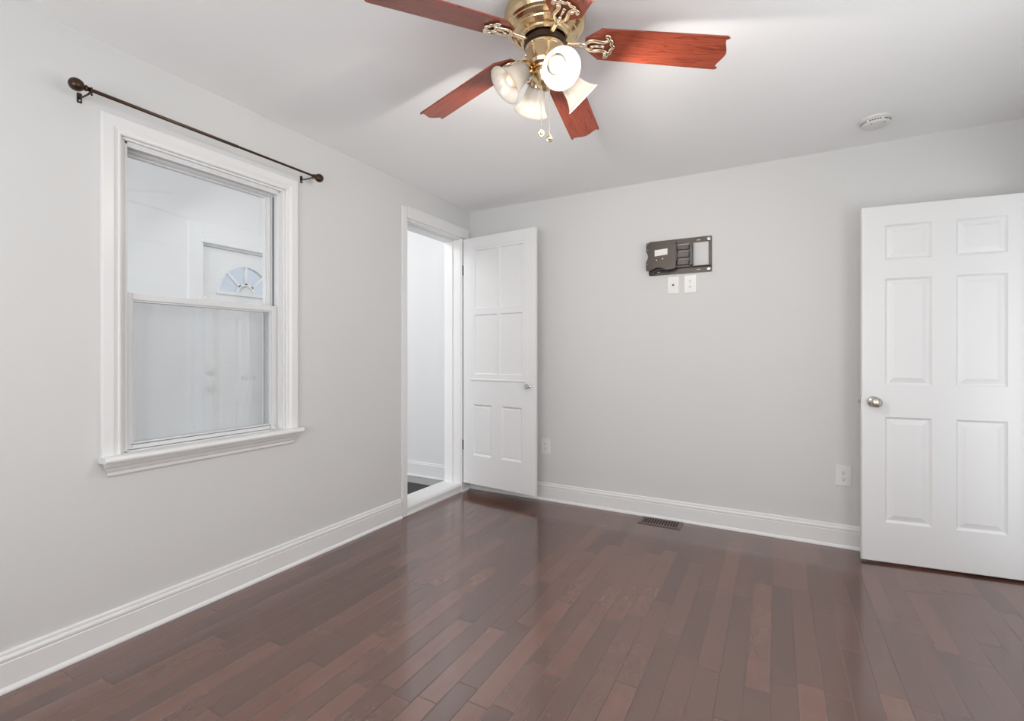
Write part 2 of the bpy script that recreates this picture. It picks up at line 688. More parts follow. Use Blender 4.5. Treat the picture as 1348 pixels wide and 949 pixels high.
# ------------------------------------------------------------------ porch beyond the left wall
PXI = XL - WT                            # porch side face of the shared wall
tag(mk('floor_porch', bbox(PX0 - 0.1, PXI + 0.06, -0.8, PYE + 0.1, -0.06, -0.002), M['greyfloor']),
    'smooth grey porch floor beyond the doorway', 'floor', 'structure')
tag(mk('ceiling_porch', bbox(PX0 - 0.1, PXI, -0.8, PYE + 0.1, 3.00, 3.08), M['porch']),
    'white ceiling of the porch outside the window', 'ceiling', 'structure')
tag(mk('wall_porch_upper', bbox(PXI, XL - 0.04, -0.8, PYE + 0.1, ZC + 0.08, 3.0), M['porch']),
    'white upper strip of the shared porch wall', 'wall', 'structure')
XD0, XD1 = 2.340, 3.150                    # exterior door opening in y
tag(holed_wall('wall_porch', 'x', PX0 - 0.12, PX0, -0.8, PYE + 0.1, -0.05, 3.0, [(XD0, XD1, -0.05, 2.170)], M['porch']),
    'white porch wall holding the fanlight door', 'wall', 'structure')
tag(mk('wall_porch_end', bbox(PX0 - 0.1, PXI, PYE, PYE + 0.1, -0.05, 3.0), M['porch']),
    'white porch end wall seen through the doorway', 'wall', 'structure')
baseboard('baseboard_porch_end', (PX0, PYE), (PXI, PYE), (0, -1), 'white baseboard seen through the open doorway')
baseboard('baseboard_porch', (PX0, -0.8), (PX0, 2.24), (1, 0), 'white baseboard of the porch outside the window')

mat_o = mk('floor_mat', bbox(-3.35, -2.63, 2.30, 3.46, -0.002, 0.010), M['carpet'], bevel=0.004)
tag(mat_o, 'charcoal carpet mat on the porch floor beyond the doorway', 'mat')


# ------------------------------------------------------------------ panelled doors
def grid_face(bm, rects, s0, s1, z0, z1, y):
    """Flat face at depth y with rectangular gaps left for panels."""
    Ss = sorted({s0, s1, *[r[0] for r in rects], *[r[1] for r in rects]})
    Zs = sorted({z0, z1, *[r[2] for r in rects], *[r[3] for r in rects]})
    vc = {}

    def V(s, z):
        if (s, z) not in vc:
            vc[(s, z)] = bm.verts.new((s, y, z))
        return vc[(s, z)]

    for i in range(len(Ss) - 1):
        for j in range(len(Zs) - 1):
            cs, cz = (Ss[i] + Ss[i + 1]) / 2, (Zs[j] + Zs[j + 1]) / 2
            if any(r[0] < cs < r[1] and r[2] < cz < r[3] for r in rects):
                continue
            bm.faces.new((V(Ss[i], Zs[j]), V(Ss[i + 1], Zs[j]), V(Ss[i + 1], Zs[j + 1]), V(Ss[i], Zs[j + 1])))
    return vc


def ring_panel(bm, r, rings, y, sgn):
    """Moulded panel: concentric rectangles (inset, depth) from the face plane inwards."""
    prev = None
    for ins, dep in rings:
        yy = y + sgn * dep
        q = [bm.verts.new((a, yy, b)) for a, b in ((r[0] + ins, r[2] + ins), (r[1] - ins, r[2] + ins),
                                                   (r[1] - ins, r[3] - ins), (r[0] + ins, r[3] - ins))]
        if prev:
            for k in range(4):
                j = (k + 1) % 4
                bm.faces.new((prev[k], prev[j], q[j], q[k]))
        prev = q
    bm.faces.new(prev)


def panel_door(root, width, z0, z1, thick, rects, rings, mat, name='panel'):
    """Door leaf in root's local frame: s along +X, front face at y=0, back at y=thick."""
    bm = bmesh.new()
    e = 0.003
    grid_face(bm, rects, e, width - e, z0 + e, z1 - e, 0.0)
    grid_face(bm, rects, e, width - e, z0 + e, z1 - e, thick)
    lp = [[(e, 0, z0 + e), (width - e, 0, z0 + e), (width - e, 0, z1 - e), (e, 0, z1 - e)],
          [(0, e, z0), (width, e, z0), (width, e, z1), (0, e, z1)],
          [(0, thick - e, z0), (width, thick - e, z0), (width, thick - e, z1), (0, thick - e, z1)],
          [(e, thick, z0 + e), (width - e, thick, z0 + e), (width - e, thick, z1 - e), (e, thick, z1 - e)]]
    lv = [[bm.verts.new(p) for p in L] for L in lp]
    for A, B in zip(lv, lv[1:]):
        for k in range(4):
            j = (k + 1) % 4
            bm.faces.new((A[k], A[j], B[j], B[k]))
    bmesh.ops.remove_doubles(bm, verts=bm.verts, dist=1e-5)
    leaf = mk('door_leaf', bm, mat, root)
    for r in rects:
        b2 = bmesh.new()
        ring_panel(b2, r, rings, 0.0, 1)
        ring_panel(b2, r, rings, thick, -1)
        # close the pocket between the two faces so that the panel is a solid piece
        a = [(r[0], r[2]), (r[1], r[2]), (r[1], r[3]), (r[0], r[3])]
        for k in range(4):
            j = (k + 1) % 4
            b2.faces.new([b2.verts.new(p) for p in ((a[k][0], 0, a[k][1]), (a[j][0], 0, a[j][1]),
                                                    (a[j][0], thick, a[j][1]), (a[k][0], thick, a[k][1]))])
        bmesh.ops.remove_doubles(b2, verts=b2.verts, dist=1e-5)
        mk(name, b2, mat, root)
    return leaf


RAISED = [(0, 0), (0.003, 0.004), (0.011, 0.0120), (0.014, 0.0125), (0.042, 0.0030)]

# --- six panel door standing open against the back wall
D2A = Vector((0.439, 3.413, 0))
d2dir = Vector((2.613, 0.29, 0)).normalized()
D2W = 0.752
door_2 = empty('door_2', D2A, (0, 0, math.atan2(d2dir.y, d2dir.x)))
tag(door_2, 'white six panel door standing open with a nickel knob', 'door', 'structure')
c1, c2 = (0.110, 0.323), (0.428, 0.643)
rects = [(c[0], c[1], a, b) for c in (c1, c2) for a, b in ((0.240, 0.842), (1.024, 1.631), (1.738, 1.935))]
panel_door(door_2, D2W, 0.012, 2.046, 0.035, rects, RAISED, M['door'])


def round_knob(parent, s, z, thick, mat, scale=1.0):
    for sgn, y in ((-1, 0.0), (1, thick)):
        bm = bmesh.new()
        k = scale
        prof = [(0, 0), (0.0315 * k, 0), (0.0315 * k, 0.003), (0.029 * k, 0.007), (0.015 * k, 0.009), (0.0125 * k, 0.013),
                (0.0125 * k, 0.026), (0.016 * k, 0.031), (0.023 * k, 0.036), (0.0275 * k, 0.043), (0.0285 * k, 0.050),
                (0.0265 * k, 0.057), (0.020 * k, 0.063), (0.012 * k, 0.066), (0, 0.067)]
        lathe(bm, prof, 40, axis_matrix((s, y, z), (0, sgn, 0)))
        mk('door_knob', bm, mat, parent, smooth=True)


round_knob(door_2, 0.058, 0.925, 0.035, M['nickel'])
bm = bmesh.new()
box(bm, -0.0016, 0.001, 0.006, 0.029, 0.897, 0.953)
lp = mk('latch_plate', bm, M['nickel'], door_2)
bm = bmesh.new()
extrude_profile(bm, [(-0.0016, 0.011), (-0.012, 0.024), (-0.0016, 0.024)], lambda x, y: (x, y, 0.917), lambda x, y: (x, y, 0.933))
mk('latch_bolt', bm, M['nickel'], lp)
for z in (0.24, 1.03, 1.82):
    bm = bmesh.new()
    lathe(bm, [(0, -0.045), (0.0055, -0.045), (0.0055, 0.045), (0, 0.045)], 16, Matrix.Translation((D2W + 0.006, 0.040, z)))
    box(bm, D2W - 0.001, D2W + 0.003, 0.006, 0.036, z - 0.045, z + 0.045)
    mk('hinge', bm, M['nickel'], door_2)

# frame of that door in the right hand wall (outside the picture)
t3 = empty('trim_2', (XR, 3.06, 0))
tag(t3, 'white casing around the hallway door opening', 'door casing', 'structure')
for nm, a in (('jamb', (0, WT, -0.40, -0.38, 0, 2.05)), ('jamb', (0, WT, 0.36, 0.38, 0, 2.05)), ('head_jamb', (0, WT, -0.38, 0.36, 2.03, 2.05)),
              ('casing', (-0.018, 0, -0.46, -0.39, 0, 2.11)), ('casing', (-0.018, 0, 0.37, 0.44, 0, 2.11)), ('head_casing', (-0.018, 0, -0.39, 0.37, 2.04, 2.11))):
    mk(nm, bbox(*a), M['trim'], t3, bevel=0.003)

# --- old four light over two panel door, open in the corner
A1 = Vector((-2.387, 3.469, 0))
B1 = Vector((-1.653, 3.391, 0))
d1 = (B1 - A1)
D1W = d1.length
door_1 = empty('door_1', A1, (0, 0, math.atan2(d1.y, d1.x)))
tag(door_1, 'white door with four flat upper panels open in the corner', 'door', 'structure')
T1 = 0.036


def s_on_door(u):
    """distance along the corner door's face for an image column (measuring aid)."""
    f = Vector((-math.sin(YAW), math.cos(YAW)))
    r = Vector((math.cos(YAW), math.sin(YAW)))
    R = f + r * ((u - 674.0) / FPX)
    dd = d1.to_2d().normalized()
    A = A1.to_2d()
    det = R.x * (-dd.y) - R.y * (-dd.x)
    return (R.x * A.y - R.y * A.x) / det


lo = [(0.108, 0.308, 0.330, 0.770), (0.408, 0.613, 0.330, 0.770)]
hi = (0.094, 0.645, 0.985, 2.110)
panel_door(door_1, D1W, 0.080, 2.200, T1, lo + [hi], [(0, 0), (0.006, 0.004), (0.014, 0.012), (0.018, 0.012), (0.030, 0.009)], M['door'])
# the four flat panels in their sticking, filling the tall opening
for o in list(door_1.children):
    if o.name.startswith('panel'):
        zc = sum(v.co.z for v in o.data.vertices) / len(o.data.vertices)
        if zc > 1.0:
            bpy.data.objects.remove(o)
bm = bmesh.new()
pc = [(hi[0] + 0.030, hi[0] + 0.268), (hi[0] + 0.292, hi[1] - 0.030)]
pz = [(hi[2] + 0.045, 1.535), (1.590, hi[3] - 0.022)]
lights = [(c[0], c[1], z[0], z[1]) for c in pc for z in pz]
for y, sgn in ((0.0, 1), (T1, -1)):
    grid_face(bm, lights, hi[0] + 0.004, hi[1] - 0.004, hi[2] + 0.004, hi[3] - 0.004, y + sgn * 0.003)
    loops = []
    for ins, dep in ((0, 0), (0.004, 0.003)):
        loops.append([bm.verts.new((a, y + sgn * dep, b)) for a, b in ((hi[0] + ins, hi[2] + ins), (hi[1] - ins, hi[2] + ins),
                                                                       (hi[1] - ins, hi[3] - ins), (hi[0] + ins, hi[3] - ins))])
    for k in range(4):
        bm.faces.new((loops[0][k], loops[0][(k + 1) % 4], loops[1][(k + 1) % 4], loops[1][k]))
bmesh.ops.remove_doubles(bm, verts=bm.verts, dist=1e-5)
mk('glazing_frame', bm, M['door'], door_1)
for r in lights:
    b2 = bmesh.new()
    for y, sgn in ((0.0, 1), (T1, -1)):
        ring_panel(b2, r, [(0, 0.003), (0.003, 0.010), (0.008, 0.0125)], y, sgn)
    mk('flat_panel', b2, M['door'], door_1)
# thin ledge moulding at the foot of the upper panels
bm = bmesh.new()
extrude_profile(bm, [(0, 0.970), (-0.004, 0.973), (-0.007, 0.981), (-0.005, 0.988), (0, 0.990)],
                lambda y, z: (hi[0] - 0.012, y, z), lambda y, z: (hi[1] + 0.004, y, z))
mk('ledge_moulding', bm, M['door'], door_1)
# glass knob on a small chrome rose
kn = bmesh.new()
lathe(kn, [(0, 0), (0.019, 0), (0.019, 0.002), (0.015, 0.005), (0.008, 0.007), (0.008, 0.018), (0, 0.018)], 24, axis_matrix((0.680, 0, 0.945), (0, -1, 0)))
ks = mk('knob_rose', kn, M['chrome'], door_1, smooth=True)
kn = bmesh.new()
lathe(kn, [(0, 0.016), (0.010, 0.016), (0.019, 0.024), (0.022, 0.033), (0.020, 0.042), (0.012, 0.047), (0, 0.048)], 8, axis_matrix((0.680, 0, 0.945), (0, -1, 0)))
M['crystal'] = simple('clear_knob_glass', (0.9, 0.9, 0.9), 0.05, spec=0.6)
M['crystal'].node_tree.nodes['Principled BSDF'].inputs['Transmission Weight'].default_value = 0.75
mk('glass_knob', kn, M['crystal'], ks)['label'] = 'clear faceted glass knob'
for z in (0.41, 1.93):
    bm = bmesh.new()
    lathe(bm, [(0, -0.042), (0.0048, -0.042), (0.0048, 0.042), (0, 0.042)], 16, Matrix.Translation((-0.006, 0.004, z)))
    mk('hinge', bm, M['bronze'], door_1)['label'] = 'dark painted butt hinge'

# ------------------------------------------------------------------ doorway trim, jambs and raised threshold
t1 = empty('trim_1', (XL, 3.10, 0))
tag(t1, 'white casing, jambs and raised threshold of the open doorway', 'door casing', 'structure')


def loc_box(x0, x1, y0, y1, z0, z1):
    return bbox(x0 - XL, x1 - XL, y0 - 3.10, y1 - 3.10, z0, z1)


mk('casing', loc_box(XL, XL + 0.020, 2.695, 2.748, 0.0, 2.290), M['trim'], t1, bevel=0.004)
mk('casing', loc_box(XL, XL + 0.012, 3.462, 3.560, 0.0, 2.210), M['trim'], t1, bevel=0.003)
mk('head_casing', loc_box(XL, XL + 0.022, 2.748, 3.560, 2.212, 2.300), M['trim'], t1, bevel=0.004)
mk('jamb', loc_box(XL - WT, XL + 0.002, 2.728, 2.748, 0.0, 2.205), M['trim'], t1, bevel=0.002)
mk('jamb', loc_box(XL - WT, XL + 0.002, 3.456, 3.476, 0.0, 2.205), M['trim'], t1, bevel=0.002)
mk('head_jamb', loc_box(XL - WT, XL + 0.002, 2.748, 3.456, 2.200, 2.216), M['trim'], t1, bevel=0.002)
mk('door_stop', loc_box(-2.575, -2.487, 3.444, 3.456, 0.07, 2.20), M['trim'], t1, bevel=0.002)
mk('door_stop', loc_box(-2.575, -2.487, 2.748, 2.760, 0.07, 2.20), M['trim'], t1, bevel=0.002)
mk('head_stop', loc_box(-2.575, -2.487, 2.760, 3.444, 2.186, 2.20), M['trim'], t1, bevel=0.002)
bm = bmesh.new()
THR = [(-2.585, 0.0), (-2.585, 0.074), (-2.430, 0.074), (-2.418, 0.071), (-2.409, 0.064), (-2.402, 0.054), (-2.400, 0.022),
       (-2.396, 0.010), (-2.394, 0.0)]
extrude_profile(bm, THR, lambda x, z: (x - XL, 2.748 - 3.10, z), lambda x, z: (x - XL, 3.456 - 3.10, z))
mk('threshold', bm, M['trim'], t1)
bm = bmesh.new()
extrude_profile(bm, [(0, 0), (0.030, 0), (0.027, 0.010), (0.018, 0.018), (0, 0.02)],
                lambda d, z: (d, 3.456 - 3.10, z), lambda d, z: (d, 3.566 - 3.10, z))
mk('shoe_moulding', bm, M['trim'], t1)

# ------------------------------------------------------------------ window in the left wall
win = empty('window_1', (XL, 1.36, WIN[2]))
tag(win, 'white double hung window with moulded casing and sill', 'window', 'structure')
OX, OY, OZ = XL, 1.36, WIN[2]


def wb(x0, x1, y0, y1, z0, z1):
    return bbox(x0 - OX, x1 - OX, y0 - OY, y1 - OY, z0 - OZ, z1 - OZ)


# casing: mitred profile, thick outer edge, bead near the opening
CP = [(0, 0.0), (0, 0.010), (0.004, 0.0135), (0.009, 0.014), (0.012, 0.0125), (0.018, 0.0140), (0.030, 0.0190), (0.066, 0.0200), (0.069, 0.0185), (0.070, 0.016), (0.070, 0.0)]


def casing_run(corner0, corner1, out0, out1):
    """profile offsets go from the opening edge outwards along out0/out1 (mitre)."""
    bm = bmesh.new()
    f = lambda c, o: (lambda d, h: (h, c[0] + o[0] * d - OY, c[1] + o[1] * d - OZ))
    extrude_profile(bm, CP, f(corner0, out0), f(corner1, out1))
    return bm


y0, y1, z0, z1 = WIN
zs = 0.782
mk('casing', casing_run((y0, zs), (y0, z1), (-1, 0), (-1, 1)), M['trim'], win)
mk('casing', casing_run((y1, zs), (y1, z1), (1, 0), (1, 1)), M['trim'], win)
mk('head_casing', casing_run((y0, z1), (y1, z1), (-1, 1), (1, 1)), M['trim'], win)
# stool (nosed) and moulded apron
bm = bmesh.new()
ST = [(-2.445, 0.757), (-2.352, 0.757), (-2.346, 0.760), (-2.343, 0.768), (-2.346, 0.777), (-2.352, 0.782), (-2.445, 0.782)]
extrude_profile(bm, ST, lambda x, z: (x - OX, 0.900 - OY, z - OZ), lambda x, z: (x - OX, 1.823 - OY, z - OZ))
for v in bm.verts:                       # the horns stop at the wall, the tongue at the opening
    if v.co.x + OX < XL - 0.001:
        v.co.x = 0.0
mk('stool', bm, M['trim'], win)
mk('inner_sill', wb(-2.545, XL, y0, y1, 0.757, 0.780), M['trim'], win)
bm = bmesh.new()
AP = [(0, 0.694), (0.007, 0.694), (0.012, 0.700), (0.0125, 0.712), (0.018, 0.719), (0.022, 0.730), (0.030, 0.738), (0.034, 0.748), (0.034, 0.757), (0, 0.757)]
k = len(AP)
a = [bm.verts.new((d, 0.905 + 0.034 - d - OY, z - OZ)) for d, z in AP]
b = [bm.verts.new((d, 1.818 - 0.034 + d - OY, z - OZ)) for d, z in AP]
for i in range(k):
    j = (i + 1) % k
    bm.faces.new((a[i], a[j], b[j], b[i]))
bm.faces.new(a)
bm.faces.new(b[::-1])
mk('apron', bm, M['trim'], win)
# wooden jamb lining and vinyl main frame with stepped head
bm = bmesh.new()
for ya, yb in ((y0, y0 + 0.010), (y1 - 0.010, y1)):
    box(bm, -2.580 - OX, XL - 0.001 - OX, ya - OY, yb - OY, 0.780 - OZ, z1 - OZ)
box(bm, -2.580 - OX, XL - 0.001 - OX, y0 + 0.010 - OY, y1 - 0.010 - OY, z1 - 0.010 - OZ, z1 - OZ)
mk('jamb_lining', bm, M['trim'], win, bevel=0.002)
bm = bmesh.new()
FY0, FY1, FZ1 = y0 + 0.010, y1 - 0.010, z1 - 0.010
for ya, yb in ((FY0, FY0 + 0.012), (FY1 - 0.012, FY1)):
    box(bm, -2.555 - OX, -2.425 - OX, ya - OY, yb - OY, 0.780 - OZ, FZ1 - OZ)
for ya, yb in ((FY0 + 0.012, FY0 + 0.022), (FY1 - 0.022, FY1 - 0.012)):   # track ribs
    box(bm, -2.437 - OX, -2.425 - OX, ya - OY, yb - OY, 0.780 - OZ, FZ1 - OZ)
    box(bm, -2.487 - OX, -2.479 - OX, ya - OY, yb - OY, 0.780 - OZ, FZ1 - OZ)
    box(bm, -2.555 - OX, -2.530 - OX, ya - OY, yb - OY, 0.780 - OZ, FZ1 - OZ)
box(bm, -2.555 - OX, -2.425 - OX, FY0 + 0.012 - OY, FY1 - 0.012 - OY, FZ1 - 0.012 - OZ, FZ1 - OZ)
box(bm, -2.440 - OX, -2.425 - OX, FY0 + 0.022 - OY, FY1 - 0.022 - OY, FZ1 - 0.022 - OZ, FZ1 - 0.012 - OZ)
box(bm, -2.487 - OX, -2.476 - OX, FY0 + 0.022 - OY, FY1 - 0.022 - OY, FZ1 - 0.026 - OZ, FZ1 - 0.012 - OZ)
box(bm, -2.555 - OX, -2.425 - OX, FY0 + 0.012 - OY, FY1 - 0.012 - OY, 0.780 - OZ, 0.786 - OZ)
mk('window_frame', bm, M['vinyl'], win, bevel=0.0015)


def sash(name, xa, xb, ya, yb, za, zb, sl, sr, rb, rt):
    """Sash frame xa..xb with stile widths sl, sr and rail heights rb, rt; a pane as its sub-part."""
    bm = bmesh.new()
    box(bm, xa - OX, xb - OX, ya - OY, ya + sl - OY, za - OZ, zb - OZ)
    box(bm, xa - OX, xb - OX, yb - sr - OY, yb - OY, za - OZ, zb - OZ)
    box(bm, xa - OX, xb - OX, ya + sl - OY, yb - sr - OY, za - OZ, za + rb - OZ)
    box(bm, xa - OX, xb - OX, ya + sl - OY, yb - sr - OY, zb - rt - OZ, zb - OZ)
    # glazing bead, a slimmer inner step
    g = 0.008
    xm0, xm1 = xa + 0.006, xb - 0.006
    box(bm, xm0 - OX, xm1 - OX, ya + sl - OY, ya + sl + g - OY, za + rb - OZ, zb - rt - OZ)
    box(bm, xm0 - OX, xm1 - OX, yb - sr - g - OY, yb - sr - OY, za + rb - OZ, zb - rt - OZ)
    box(bm, xm0 - OX, xm1 - OX, ya + sl + g - OY, yb - sr - g - OY, za + rb - OZ, za + rb + g - OZ)
    box(bm, xm0 - OX, xm1 - OX, ya + sl + g - OY, yb - sr - g - OY, zb - rt - g - OZ, zb - rt - OZ)
    s = mk(name, bm, M['vinyl'], win, bevel=0.002)
    xc = (xa + xb) / 2
    pane = mk('glass_pane', wb(xc - 0.002, xc + 0.002, ya + sl + g, yb - sr - g, za + rb + g, zb - rt - g), M['glass2'] if name == 'lower_sash' else M['glass'], s)
    if name == 'upper_sash':             # pane skewed to push the fan lamp's reflection out of sight
        for v in pane.data.vertices:
            v.co.x += 0.0055 if v.co.y < 0 else -0.0055
    return s


up = sash('upper_sash', -2.526, -2.490, FY0 + 0.014, FY1 - 0.014, 1.432, FZ1 - 0.014, 0.030, 0.030, 0.030, 0.014)
low = sash('lower_sash', -2.476, -2.440, FY0 + 0.014, FY1 - 0.014, 0.788, 1.466, 0.032, 0.036, 0.020, 0.030)
bm = bmesh.new()
SY0, SY1, SZ0, SZ1 = FY0 + 0.014, FY1 - 0.014, 0.788, 1.470
for b_ in ((SY0, SY0 + 0.018, SZ0, SZ1), (SY1 - 0.018, SY1, SZ0, SZ1), (SY0 + 0.018, SY1 - 0.018, SZ0, SZ0 + 0.018), (SY0 + 0.018, SY1 - 0.018, SZ1 - 0.018, SZ1)):
    box(bm, -2.552 - OX, -2.540 - OX, b_[0] - OY, b_[1] - OY, b_[2] - OZ, b_[3] - OZ)
scr = mk('haze_frame', bm, M['vinyl'], win)  # frame added to carry the haze sheet
mk('haze_sheet', wb(-2.5470, -2.5462, SY0 + 0.016, SY1 - 0.016, SZ0 + 0.016, SZ1 - 0.016), M['hazesheet'], scr)  # added sheet that washes out the view through the lower pane
bm = bmesh.new()
extrude_profile(bm, rrect(-0.045, 0.045, -0.014, 0.014, 0.010), lambda p, q: (-2.462 - OX + q, p + 1.352 - OY, 1.466 - OZ),
                lambda p, q: (-2.462 - OX + q, p + 1.352 - OY, 1.474 - OZ))
lathe(bm, [(0, 0), (0.013, 0), (0.013, 0.006), (0.010, 0.009), (0, 0.009)], 20, Matrix.Translation((-2.462 - OX, 1.352 - OY, 1.474 - OZ)))
mk('sash_lock', bm, M['vinyl'], low)
bm = bmesh.new()
box(bm, -2.440 - OX, -2.415 - OX, 1.668 - OY, 1.705 - OY, 0.788 - OZ, 0.797 - OZ)
box(bm, -2.438 - OX, -2.425 - OX, 1.676 - OY, 1.690 - OY, 0.797 - OZ, 0.822 - OZ)
mk('tilt_latch', bm, M['vinyl'], low, bevel=0.002)
bm = bmesh.new()
box(bm, -2.4398 - OX, -2.4385 - OX, FY0 + 0.040 - OY, FY1 - 0.040 - OY, 0.8065 - OZ, 0.8095 - OZ)
mk('bottom_gasket', bm, M['gapgrey'], low)['label'] = 'thin dark glazing gasket'

bm = bmesh.new()
box(bm, -2.4885 - OX, -2.4775 - OX, FY1 - 0.0205 - OY, FY1 - 0.0135 - OY, 1.470 - OZ, FZ1 - 0.027 - OZ)  # dark strip stands in for the shaded gap at the upper stile
mk('gap_shadow_grey', bm, M['gapgrey'], win)['label'] = 'dark strip painted as gap shade beside the upper sash'
bm = bmesh.new()
box(bm, -2.4420 - OX, -2.4388 - OX, FY1 - 0.0140 - OY, FY1 - 0.0115 - OY, 0.800 - OZ, 1.466 - OZ)  # thin dark line painted as shade between lower sash and jamb
mk('gap_shadow_grey', bm, M['gapgrey'], win)['label'] = 'dark strip painted as gap shade beside the lower sash'

# ------------------------------------------------------------------ exterior door with fanlight, across the porch
d3 = empty('door_3', (PX0 - 0.06, XD0 + 0.02, 0.0), (0, 0, PI / 2))
tag(d3, 'white exterior door with a half round fanlight beyond the window', 'door', 'structure')
D3W, D3H = XD1 - XD0 - 0.04, 2.140
FLC, FLZ, FLR, FLr = D3W / 2, 1.765, 0.250, 0.082


def arc(cx, cz, r, a0, a1, n):
    return [(cx + r * math.cos(a0 + (a1 - a0) * k / n), cz + r * math.sin(a0 + (a1 - a0) * k / n)) for k in range(n + 1)]


XZ = Matrix(((1, 0, 0, 0), (0, 0, -1, 0), (0, 1, 0, 0), (0, 0, 0, 1)))   # local XY outline -> XZ, thickness towards -Y
hole = arc(FLC, FLZ, FLR, 0, PI, 24)
pr = [(0.110, 0.340), (D3W - 0.340, D3W - 0.110)]
pan = [(c[0], c[1], a, b) for c in pr for a, b in ((0.22, 0.74), (0.94, 1.62))]
leaf = plate('door_leaf', [(0, 0.012), (D3W, 0.012), (D3W, D3H), (0, D3H)],
             [hole] + [[(r[0], r[2]), (r[1], r[2]), (r[1], r[3]), (r[0], r[3])] for r in pan], 0.044, M['door'], d3, matrix=XZ)
for r in pan:
    b2 = bmesh.new()
    ring_panel(b2, r, RAISED, -0.044, 1)
    ring_panel(b2, r, RAISED, 0.0, -1)
    mk('panel', b2, M['door'], d3)
fl = plate('fanlight_frame', arc(FLC, FLZ, FLR + 0.022, 0, PI, 28) + [(FLC - FLR - 0.022, FLZ - 0.026), (FLC + FLR + 0.022, FLZ - 0.026)],
           [arc(FLC, FLZ, FLR - 0.006, 0.02, PI - 0.02, 24)], 0.012, M['trim'], d3, matrix=Matrix.Translation((0, -0.044, 0)) @ XZ)
plate('fanlight_glass', arc(FLC, FLZ, FLR, 0, PI, 24), [], 0.004, M['glass'], fl, matrix=Matrix.Translation((0, -0.022, 0)) @ XZ)
plate('hub_bar', arc(FLC, FLZ, FLr + 0.012, 0, PI, 16) + arc(FLC, FLZ, FLr - 0.012, PI, 0, 16), [], 0.018, M['trim'], fl,
      matrix=Matrix.Translation((0, -0.036, 0)) @ XZ)
plate('hub_plate', arc(FLC, FLZ, FLr - 0.012, 0, PI, 16), [], 0.008, M['door'], fl, matrix=Matrix.Translation((0, -0.030, 0)) @ XZ)
for a in (PI / 4, PI / 2, 3 * PI / 4):
    ca, sa = math.cos(a), math.sin(a)
    w = 0.011
    q = [(FLC + ca * rr - sa * w * e, FLZ + sa * rr + ca * w * e) for rr, e in ((FLr, -1), (FLR, -1), (FLR, 1), (FLr, 1))]
    plate('glazing_bar', q, [], 0.018, M['trim'], fl, matrix=Matrix.Translation((0, -0.036, 0)) @ XZ)
for z, sc in ((0.90, 1.0), (1.05, 0.85)):
    bm = bmesh.new()
    prof = [(0, 0), (0.031, 0), (0.031, 0.004), (0.013, 0.008), (0.012, 0.028), (0.024, 0.036), (0.028, 0.048), (0.022, 0.060), (0, 0.064)]
    if z > 1:
        prof = [(0, 0), (0.030, 0), (0.030, 0.010), (0.026, 0.014), (0, 0.015)]
    lathe(bm, prof, 24, axis_matrix((0.065, -0.044, z), (0, -1, 0)))
    mk('door_knob' if z < 1 else 'deadbolt', bm, M['nickel'], d3, smooth=True)
t4 = empty('trim_3', (PX0, (XD0 + XD1) / 2, 0))
tag(t4, 'white casing around the exterior fanlight door', 'door casing', 'structure')
hw = (XD1 - XD0) / 2
for nm, a in (('jamb', (-0.11, 0.0, -hw, -hw + 0.018, 0, 2.170)), ('jamb', (-0.11, 0.0, hw - 0.018, hw, 0, 2.170)), ('head_jamb', (-0.11, 0.0, -hw + 0.018, hw - 0.018, 2.144, 2.170)),
              ('casing', (0, 0.02, -hw - 0.11, -hw + 0.008, 0, 2.34)), ('casing', (0, 0.02, hw - 0.008, hw + 0.11, 0, 2.34)),
              ('head_casing', (0, 0.02, -hw + 0.008, hw - 0.008, 2.160, 2.34)), ('head_bead', (0.02, 0.034, -hw - 0.01, hw + 0.01, 2.165, 2.195))):
    mk(nm, bbox(*a), M['trim'], t4, bevel=0.003)

# ------------------------------------------------------------------ curtain rod over the window
RX, RZ = -2.312, 2.217
rod = empty('curtain_rod', (RX, 1.36, RZ))
tag(rod, 'slim dark bronze curtain rod with ball finials above the window', 'curtain rod')
bm = bmesh.new()
tube(bm, [(0, 0.826 - 1.36, 0), (0, 1.42 - 1.36, 0)], 0.0072, 16)
mk('outer_tube', bm, M['bronze'], rod, smooth=False, bevel=0.001)
bm = bmesh.new()
tube(bm, [(0, 1.42 - 1.36, 0), (0, 1.868 - 1.36, 0)], 0.0060, 16)
mk('inner_tube', bm, M['bronze'], rod, bevel=0.001)
FIN = [(0, -0.012), (0.0085, -0.012), (0.0085, -0.002), (0.0115, 0.0), (0.0115, 0.004), (0.0075, 0.006), (0.0075, 0.009), (0.014, 0.0105), (0.019, 0.0150), (0.0230, 0.023),
       (0.0240, 0.031), (0.0225, 0.040), (0.0175, 0.048), (0.010, 0.053), (0, 0.055)]
for yy, dy in ((0.828, -1), (1.866, 1)):
    bm = bmesh.new()
    lathe(bm, FIN, 28, axis_matrix((0, yy - 1.36, 0), (0, dy, 0)))
    mk('finial', bm, M['bronze'], rod, smooth=True)
